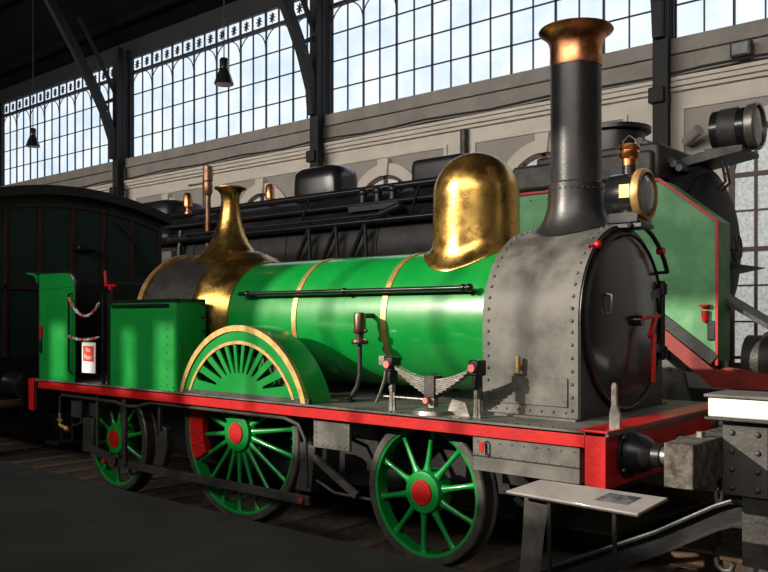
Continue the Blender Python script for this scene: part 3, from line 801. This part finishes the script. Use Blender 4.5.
chain((-9.04, yo, 2.20), (-8.40, yo, 2.13), .17, 'sagging upper red and white plastic chain across the cab doorway')
chain((-9.05, yo, 1.76), (-8.40, yo, 1.76), .035, 'nearly straight lower red and white plastic chain carrying the sign')
yo = YC-1.275
sg = thing('warning_sign', (-8.53, yo-.02, 1.36), 'small white sign with red panel hanging in the cab doorway', 'sign')
B().box(-8.67, -8.39, yo-.024, yo-.016, 1.36, 1.70).build('sign_board', 'signwhite', sg, bev=.003)
B().box(-8.64, -8.42, yo-.0275, yo-.0242, 1.49, 1.66).build('red_panel', 'signred', sg)
text_mesh('No', .072, 'signwhite', 'lettering', sg, (0.0, -.0095, .235), (R(90), 0, 0))
text_mesh('Pasar', .072, 'signwhite', 'lettering', sg, (0.0, -.0095, .155), (R(90), 0, 0))

# ------------------------------------------------------------ buffer stop
S = thing('buffer_stop', (-1.7, 5.55, -.17), 'grey riveted steel buffer stop post with timber block and bright white cap', 'buffer stop')
B().box(-2.02, -1.84, 4.98, 7.5, .945, 1.215).build('timber_block', 'wood', S, bev=.008)
for x in (-1.93,): B().cyl((x, 5.35, 1.21), (x, 5.35, 1.25), .03, seg=6).build('bolt', 'steel', S)
for s, yy in ((-1, 5.47), (1, 7.03)):
    b = B().box(-1.835, -1.56, yy, yy+.02, .85, 1.32)
    for x in (-1.775, -1.62):
        for z in (.90, 1.015, 1.13, 1.245): b.rivet((x, yy, z), (0, -1, 0), .022)
    b.build('gusset_plate', 'iron_d' if s > 0 else mat('grey_plate_paint', (.085, .082, .077), .5, .3, .25, 5, .15, 30), S, bev=.004)
    b = B().box(-1.72, -1.56, yy+.02, yy+.04, -.17, 1.32).box(-1.72, -1.56, yy+.2, yy+.22, -.17, 1.32).box(-1.65, -1.63, yy+.04, yy+.2, -.17, 1.32)
    b.build('post', 'iron_d', S)
    b = B().box(-1.90, -1.30, yy-.08, yy+.30, 1.345, 1.47)
    cp = b.build('post_cap', 'white', S, bev=.012)
    B().box(-1.92, -1.28, yy-.10, yy+.32, 1.47, 1.49).build('cap_lid', 'iron', cp, bev=.006)
    B().box(-1.92, -1.28, yy-.09, yy+.31, 1.325, 1.345).build('cap_base', 'iron_d', cp, bev=.006)
    # bent brace running down to the rail
    pts = [(-1.66, .80), (-1.80, .80), (-1.90, .755), (-2.3, .52), (-3.30, .03)]
    low = [(a+.02, z-.16) for a, z in pts][::-1]
    yb = yy+.09
    b = B().plate(pts+low, yb, yb+.02)
    b.tube([(a, yb-.02, z) for a, z in pts], .014, 8)
    b.plate([(a, z) for a, z in pts] + [(a, z-.015) for a, z in pts][::-1], yb-.06, yb+.08)
    b.plate([(a, z+.012) for a, z in low[::-1]] + [(a, z) for a, z in low], yb-.06, yb+.08)
    b.build('brace', 'black', S, smooth=30)
B().box(-1.70, -1.60, 5.69, 7.03, .95, 1.2).build('cross_beam', 'iron_d', S)
ck = B()
for i in range(5):
    z = .86 - i*.085; pts = [(-1.95 + (.02*math.cos(q*PI/4) if i % 2 else 0), 5.75 + (0 if i % 2 else .02*math.cos(q*PI/4)), z + .055*math.sin(q*PI/4)) for q in range(9)]
    ck.tube(pts, .011, 6)
ck.tube([(-1.95, 5.75, .46), (-1.97, 5.75, .38), (-1.96, 5.75, .31), (-1.92, 5.75, .28), (-1.87, 5.75, .29), (-1.855, 5.75, .34)], .02, 8)
ck.build('chain_hook', 'iron_d', S)

# ------------------------------------------------------------ information board
IB = thing('information_board', (-2.2, 4.3, .06), 'low tilted information board on thin metal legs before the green locomotive', 'information board')
c4 = [(-2.66, 4.22, .955), (-1.83, 4.17, .955), (-1.77, 4.42, 1.005), (-2.55, 4.43, 1.005)]
b = B(); b.rings([[Vector(p) - Vector((0, 0, .012)) for p in c4], [Vector(p) for p in c4]]); b.build('board_panel', 'board', IB, bev=.003)
b = B(); q_ = [Vector(p) - Vector((0, 0, .0125)) for p in c4]; cc = sum(q_, Vector())/4
b.rings([[cc + (p-cc)*1.0 - Vector((0, 0, .006)) for p in q_], [cc + (p-cc)*1.012 for p in q_]]); b.build('board_frame', 'steel', IB)
def onb(u, v): return Vector(c4[0]).lerp(Vector(c4[1]), u).lerp(Vector(c4[3]).lerp(Vector(c4[2]), u), v)
b = B(); b.rings([[onb(u, v) + Vector((0, 0, .0008)) for u, v in ((.62, .3), (.86, .3), (.86, .8), (.62, .8))], [onb(u, v) + Vector((0, 0, .0016)) for u, v in ((.62, .3), (.86, .3), (.86, .8), (.62, .8))]])
b.build('printed_picture', 'boardpic', IB, smooth=0)
for x, y in ((-2.40, 4.27), (-1.98, 4.22)):
    B().box(x-.01, x+.01, y-.01, y+.01, .06, .925).build('leg', 'black', IB)
b = B(); rows = []
for j in range(9):
    u = j/8; a = R(8 + 55*u); cx_, cz_ = -2.53 - .10*u, .935 - .875*u; hw_ = .08 - .02*u*(1-u)*4
    d = Vector((math.cos(a)*hw_, math.sin(a)*hw_, 0)); n_ = Vector((-math.sin(a), math.cos(a), 0))*.004
    c_ = Vector((cx_, 4.36, cz_)); rows.append([c_-d-n_, c_+d-n_, c_+d+n_, c_-d+n_])
b.rings(rows); b.build('twisted_support', 'iron', IB, smooth=40)

# ------------------------------------------------------------ carriage behind
C = thing('railway_carriage', (-16, YC, 0), 'dark green railway carriage end with arched black roof at left', 'carriage')
cw = 1.5; XE = -11.2
def cz_top(y): return 3.72 - .24*((y-YC)/cw)**2
ys = [YC-cw+2*cw*i/24 for i in range(25)]
endp = [(YC-cw, 1.15)] + [(y, cz_top(y)) for y in ys] + [(YC+cw, 1.15)]
B().plate(endp, -21.0, XE, f=fx).build('body', 'dgreen', C, smooth=25)
def rz(y, o): return 3.72 - .24*((y-YC)/cw)**2 + o
ys2 = [YC-cw-.1+(2*cw+.2)*i/24 for i in range(25)]
B().plate([(y, rz(y, .0)-.02) for y in ys2] + [(y, rz(y, .11)) for y in ys2[::-1]], -21.1, XE+.14, f=fx).build('roof', 'black', C, smooth=25)
for i in range(7):
    y = YC-cw+.04+i*.487
    B().box(XE, XE+.022, y-.022, y+.022, 1.45, cz_top(y)-.16).build('moulding', 'carmould', C)
b = B(); b.plate([(y, cz_top(y)-.18) for y in ys] + [(y, cz_top(y)-.14) for y in ys[::-1]], XE, XE+.024, f=fx); b.build('top_moulding', 'carmould', C)
B().box(XE, XE+.022, YC-cw, YC-.02, 2.36, 2.41).build('moulding', 'carmould', C)
B().box(XE, XE+.03, 6.22, YC+cw, 1.45, 2.56).build('lower_panel', 'black', C)
B().box(XE-.02, XE+.05, YC-cw, YC+cw, 1.30, 1.45).build('end_sill', 'black', C)
for y, z in ((6.42, 2.97), (6.75, 2.42)):
    B().box(XE, XE+.12, y-.14, y+.14, z-.045, z+.045).build('lamp_iron', 'black', C, bev=.03)
B().tube([(XE+.03, 6.9, 3.42), (XE+.03, 7.2, 3.2), (XE+.03, 7.45, 2.8), (XE+.03, 7.6, 2.2), (XE+.03, 7.68, 1.6)], .015, 8).build('end_cable', 'black', C)
B().box(-21, XE, YC-1.2, YC+1.2, .95, 1.15).build('underframe', 'black', C)
B().box(XE, XE+.1, YC-1.3, YC+1.3, .88, 1.3).build('headstock', 'black', C)
for s in (-1, 1):
    by = YC+s*.9
    bf = B().lathe((XE+.1, by, 1.09), [(.18, 0), (.16, .04), (.13, .12), (.11, .38)], 'x', 28).build('buffer', 'gloss', C)
    B().lathe((XE+.1, by, 1.09), [(.07, .36), (.07, .50), (.24, .53), (.245, .56), (.2, .585)], 'x', 36).build('buffer_head', 'gloss', bf)
for x in (-13.0, -19.0):
    for s in (-1, 1):
        B().lathe((x, YC+s*.9, .49), [(.49, -.07), (.49, .07)], 'y', 40).build('wheel', 'tyre', C)
    B().cyl((x, YC-.9, .49), (x, YC+.9, .49), .07).build('axle', 'iron_d', C)

# ------------------------------------------------------------ black locomotive behind
K = thing('steam_locomotive', (-12, 10.6, 0), 'large black steam locomotive with pale green side tank standing behind', 'locomotive')
KY = 10.6; KZ, KR = 3.0, 1.08
B().lathe((0, KY, KZ), [(KR, -21), (KR, -5.2)], 'x', 64).build('boiler', 'boil2', K)
for x in (-19.5, -17.5, -15.4, -12.8, -12.3, -10.3, -8.3, -6.3):
    B().lathe((x, KY, KZ), [(KR, -.03), (KR+.012, -.03), (KR+.012, .03), (KR, .03)], 'x', 64, caps=False).build('boiler_band', 'boil2', K)
B().lathe((0, KY, 2.82), [(1.05, -5.2), (1.05, -3.75), (1.0, -3.7)], 'x', 64).build('smokebox', 'matt', K)
kd = B().lathe((0, KY, 2.82), [(.95, -3.7), (.94, -3.66), (.78, -3.58), (.5, -3.51), (.2, -3.49), (.02, -3.485)], 'x', 64).build('smokebox_door', 'matt', K, smooth=50)
b = B().cyl((-3.52, KY, 2.82), (-3.36, KY, 2.82), .03)
b.tube([(-3.38, KY+.17*math.cos(R(a)), 2.82+.17*math.sin(R(a))) for a in range(0, 361, 20)], .014, 8)
for a in (0, 60, 120): b.beam((-3.38, KY+.17*math.cos(R(a)), 2.82+.17*math.sin(R(a))), (-3.38, KY-.17*math.cos(R(a)), 2.82-.17*math.sin(R(a))), .015, .02)
b.build('handwheel', 'iron_d', kd)
# side tanks with red lined edge
for s in (-1, 1):
    ty = KY + s*1.4
    out = [(-6.5, 1.75), (-6.5, 3.53), (-3.78, 3.53), (-3.14, 3.02), (-3.14, 1.50), (-3.9, 2.05), (-4.3, 2.35), (-4.6, 1.75)]
    if s > 0: out = [(a-1.6, b_) for a, b_ in out[:5]]
    B().plate(out[:5]+[(-4.10 - (1.6 if s > 0 else 0), 2.20), (-4.6 - (1.6 if s > 0 else 0), 1.75)], min(ty, ty-s*.42), max(ty, ty-s*.42)).build('side_tank', 'green2', K, bev=.01)
    b = B(); ed = [(-6.5, 3.53), (-3.78, 3.53), (-3.14, 3.02), (-3.14, 1.46)]
    if s > 0: ed = [(a-1.6, b_) for a, b_ in ed]
    for a, c in zip(ed, ed[1:]): b.beam((a[0], ty+s*.012, a[1]), (c[0], ty+s*.012, c[1]), .03, .03)
    for i in range(11):
        b.rivet((-6.4+i*.24 - (1.6 if s > 0 else 0), ty, 3.44), (0, s, 0), .012)
    b.build('tank_edging', 'red', K)
    if s > 0: continue
    B().beam((-4.75, ty+s*.02, 2.72), (-3.16, ty+s*.02, 1.52), .05, .12).build('tank_angle', 'black', K)
    b = B().plate([(-4.75, 2.50), (-3.30, 1.32), (-3.18, 1.22), (-2.1, 1.22), (-2.1, 1.36), (-2.4, 1.36), (-3.05, 1.44), (-3.15, 1.40), (-4.75, 2.66)], min(ty+s*.02, ty-s*.1), max(ty+s*.02, ty-s*.1))
    b.build('running_board_edge', 'dred', K)
    g_ = B().plate([(-5.2, 1.0), (-3.42, 1.0), (-3.50, 1.36), (-5.2, 2.68)], min(ty+s*.03, ty-s*.05), max(ty+s*.03, ty-s*.05))
    for i in range(6):
        for j in range(5):
            x, z = -4.75+i*.22, 1.18+j*.22
            if z < 1.30 - .77*(x+3.5): g_.rivet((x, ty+s*.03, z), (0, s, 0), .028)
    g_.build('riveted_gusset', 'iron', K)
    B().cyl((-3.26, ty+s*.03, 1.93), (-3.26, ty+s*.03, 2.05), .03, .042, seg=14).build('fire_bucket_hook', 'red', K)
    B().lathe((-3.26, ty+s*.03, 2.10), [(.055, -.01), (.06, .015)], 'z', 16).build('red_cap', 'red', K)
    B().box(-3.24, -3.15, min(ty, ty+s*.03), max(ty, ty+s*.03), 1.73, 1.94).build('tank_bracket', 'black', K, bev=.01)
B().box(-21, -2.2, KY-1.35, KY+1.35, 1.05, 1.2).build('running_board', 'black', K)
B().box(-2.35, -2.1, KY-1.4, KY+1.4, .85, 1.36).build('buffer_beam', 'dred', K)
for s in (-1, 1):
    B().lathe((-2.1, KY+s*.9, 1.07), [(.18, 0), (.12, .1), (.08, .35), (.22, .38), (.2, .42)], 'x', 28).build('buffer', 'black', K)
# machinery on the front platform
b = B().cyl((-3.0, KY-.8, 1.5), (-2.3, KY-.8, 1.5), .28, seg=24).box(-3.1, -2.2, KY-1.1, KY-.5, 1.2, 1.3)
b.cyl((-2.75, KY-1.0, 1.5), (-2.55, KY-1.0, 1.5), .32, seg=24)
b.build('front_cylinder', 'iron_d', K)
b = B().beam((-3.3, KY-.9, 2.25), (-2.25, KY-.9, 1.6), .5, .05).beam((-3.3, KY-.9, 2.25), (-3.3, KY-.9, 1.2), .1, .1)
b.build('front_steps', 'iron_d', K)
b = B().plate([(-3.75, 2.40), (-2.95, 2.55), (-3.6, 2.66)], KY-.9, KY-.3); b.build('front_shelf', 'black', K)
# chimney, domes and boxes above
B().lathe((-5.0, KY, 0), [(.62, 3.72), (.48, 3.8), (.43, 3.9), (.42, 4.42), (.50, 4.44), (.50, 4.5), (.38, 4.5)], seg=40).build('chimney', 'black', K)
b = B().box(-5.9, -4.0, KY-1.1, KY-.55, 3.62, 3.95).box(-5.6, -3.95, KY-1.0, KY+.6, 3.62, 4.05); b.build('feedwater_heater', 'iron_d', K, bev=.04)
b = B()
for i in range(8): b.cyl((-4.3+i*.07, KY-.75, 4.14-i*.055), (-4.3+i*.07, KY-.35, 4.14-i*.055), .045, seg=8)
b.build('cable_duct', 'black', K)
# long rounded sand dome
def rbox(x0, x1, y0, y1, z0, z1, rad, seg=5):
    b = B().box(x0, x1, y0, y1, z0, z1); bmesh.ops.bevel(b.bm, geom=b.bm.edges[:], offset=rad, segments=seg, profile=.6, affect='EDGES'); return b
rbox(-10.95, -9.85, KY-.36, KY+.36, 3.5, 4.62, .26).build('sand_dome', 'gloss', K, smooth=60)
rbox(-16.8, -14.3, KY-.6, KY+.6, 3.6, 4.42, .36).build('cab_roof_dome', 'black', K, smooth=60)
rbox(-8.15, -7.1, KY-.45, KY+.3, 3.95, 4.42, .12).build('top_box', 'black', K, smooth=60)
# pipes and rails along the near flank
for (z, y, r, x0, x1, m) in ((4.02, -.55, .06, -20, -6.4, 'gloss'), (3.72, -.95, .035, -20, -5.4, 'black'), (3.42, -1.16, .05, -20, -5.4, 'gloss'), (3.52, -1.10, .025, -20, -8.2, 'black'), (2.62, -1.18, .04, -20, -9.2, 'iron_d')):
    B().cyl((x0, KY+y, z), (x1, KY+y, z), r, seg=12).build('boiler_pipe', m, K)
for x in (-18, -15.2, -12.5, -9.9, -7.6):
    B().beam((x, KY-1.0, 3.45), (x, KY-.6, 3.7), .04, .04).beam((x, KY-1.14, 3.4), (x, KY-.9, 3.9), .03, .03).build('pipe_bracket', 'black', K)
b = B()
for x in (-9.6, -9.0, -8.4):
    b.cyl((x, KY-1.2, 3.38), (x-.45, KY-1.15, 2.7), .035, seg=8); b.cyl((x, KY-1.2, 3.38), (x, KY-1.15, 2.6), .03, seg=8)
b.build('stay_rods', 'black', K)
B().box(-20, -9.3, KY-1.32, KY-.7, 2.28, 2.34).build('side_walkway', 'iron_d', K)
b = B()
for i in range(3):
    b.cyl((-8.75+i*.3, KY-.85, 3.6), (-8.75+i*.3, KY-.85, 3.92), .06, seg=14).sphere((-8.75+i*.3, KY-.85, 3.92), .075)
b.box(-8.95, -7.95, KY-.98, KY-.7, 3.62, 3.72).sphere((-7.9, KY-1.05, 3.55), .12).cyl((-8.1, KY-1.2, 3.5), (-7.7, KY-1.2, 3.6), .06)
b.build('valve_gear', 'black', K)
for x, y, z in ((-11.75, -.1, 4.06), (-13.03, -1.0, 3.92)):
    B().lathe((x, KY+y, z), [(.07, 0), (.07, .04), (.045, .06), (.045, .10), (.085, .13), (.085, .34), (.06, .38), (.02, .4)], seg=16).build('brass_fitting', 'copper', K)
b = B().cyl((-12.43, KY-1.0, 3.3), (-12.43, KY-1.0, 4.3), .05, seg=14).lathe((-12.43, KY-1.0, 0), [(.05, 4.2), (.085, 4.28), (.085, 4.42), (.075, 4.46), (.09, 4.48), (.09, 4.74), (.04, 4.76)], seg=18)
b.cyl((-13.0, KY-1.0, 4.45), (-12.43, KY-1.0, 4.45), .02)
b.build('whistle', mat('dull_copper', (.38, .2, .12), .4, .8, .4, 8), K)
b = B()
for x in (-14.4, -13.8): b.tube([(x, KY-1.25, 2.35), (x, KY-1.25, 3.25)], .03, 8)
b.build('cab_handrail', 'steel', K)
B().box(-16.0, -13.2, KY-1.25, KY-1.12, 2.6, 3.22).build('cab_side_panel', mat('pale_grey_panel', (.2, .2, .19), .5, .3, .3, 3), K)
b = B().sphere((-13.5, KY-1.1, 3.5), .16).sphere((-13.7, KY-1.1, 3.62), .13).cyl((-14.2, KY-1.15, 3.45), (-12.8, KY-1.15, 3.45), .05).cyl((-13.1, KY-1.15, 3.1), (-13.1, KY-1.1, 3.6), .05)
b.build('injector', 'black', K)
# big headlamp
hx, hz = -3.42, 4.28
kl = B().lathe((hx, KY, hz), [(.2, -.24), (.25, -.22), (.255, -.17), (.255, .22)], 'x', 40).build('headlamp', 'gloss', K)
B().lathe((hx, KY, hz), [(.258, -.13), (.262, -.12), (.262, .08), (.258, .09)], 'x', 40, caps=False).build('lamp_band', 'iron_d', kl)
B().lathe((hx, KY, hz), [(.255, .18), (.28, .2), (.285, .29), (.265, .31), (.245, .30)], 'x', 40, caps=False).build('lamp_rim', 'steel', kl)
B().lathe((hx, KY, hz), [(.25, .27), (.2, .29), (.02, .30)], 'x', 40).build('lamp_lens', 'glass', kl)
b = B().box(hx-.3, hx+.15, KY-.16, KY+.16, 3.98, 4.05)
b.plate([(hx-.75, 3.80), (hx+.2, 3.95), (hx+.2, 4.0), (hx-.3, 3.99), (hx-.7, 3.9)], KY-.32, KY+.32)
b.build('lamp_shelf', 'iron_d', K)
b = B()
for y in (-.35, -.2):
    b.tube([(-3.45, KY+y, 3.86), (-3.4, KY+y, 3.6), (-3.5, KY+y, 3.5)], .018, 6)
b.beam((-3.42, KY-.35, 3.7), (-3.42, KY-.2, 3.7), .02, .02)
b.build('shelf_bracket', 'black', K)
for x in (-4.9, -6.9, -8.9, -10.9, -13.5, -16, -18.5):
    for s in (-1, 1):
        B().lathe((x, KY+s*.9, .5), [(.5, -.07), (.5, .07)], 'y', 36).build('wheel', 'tyre', K)
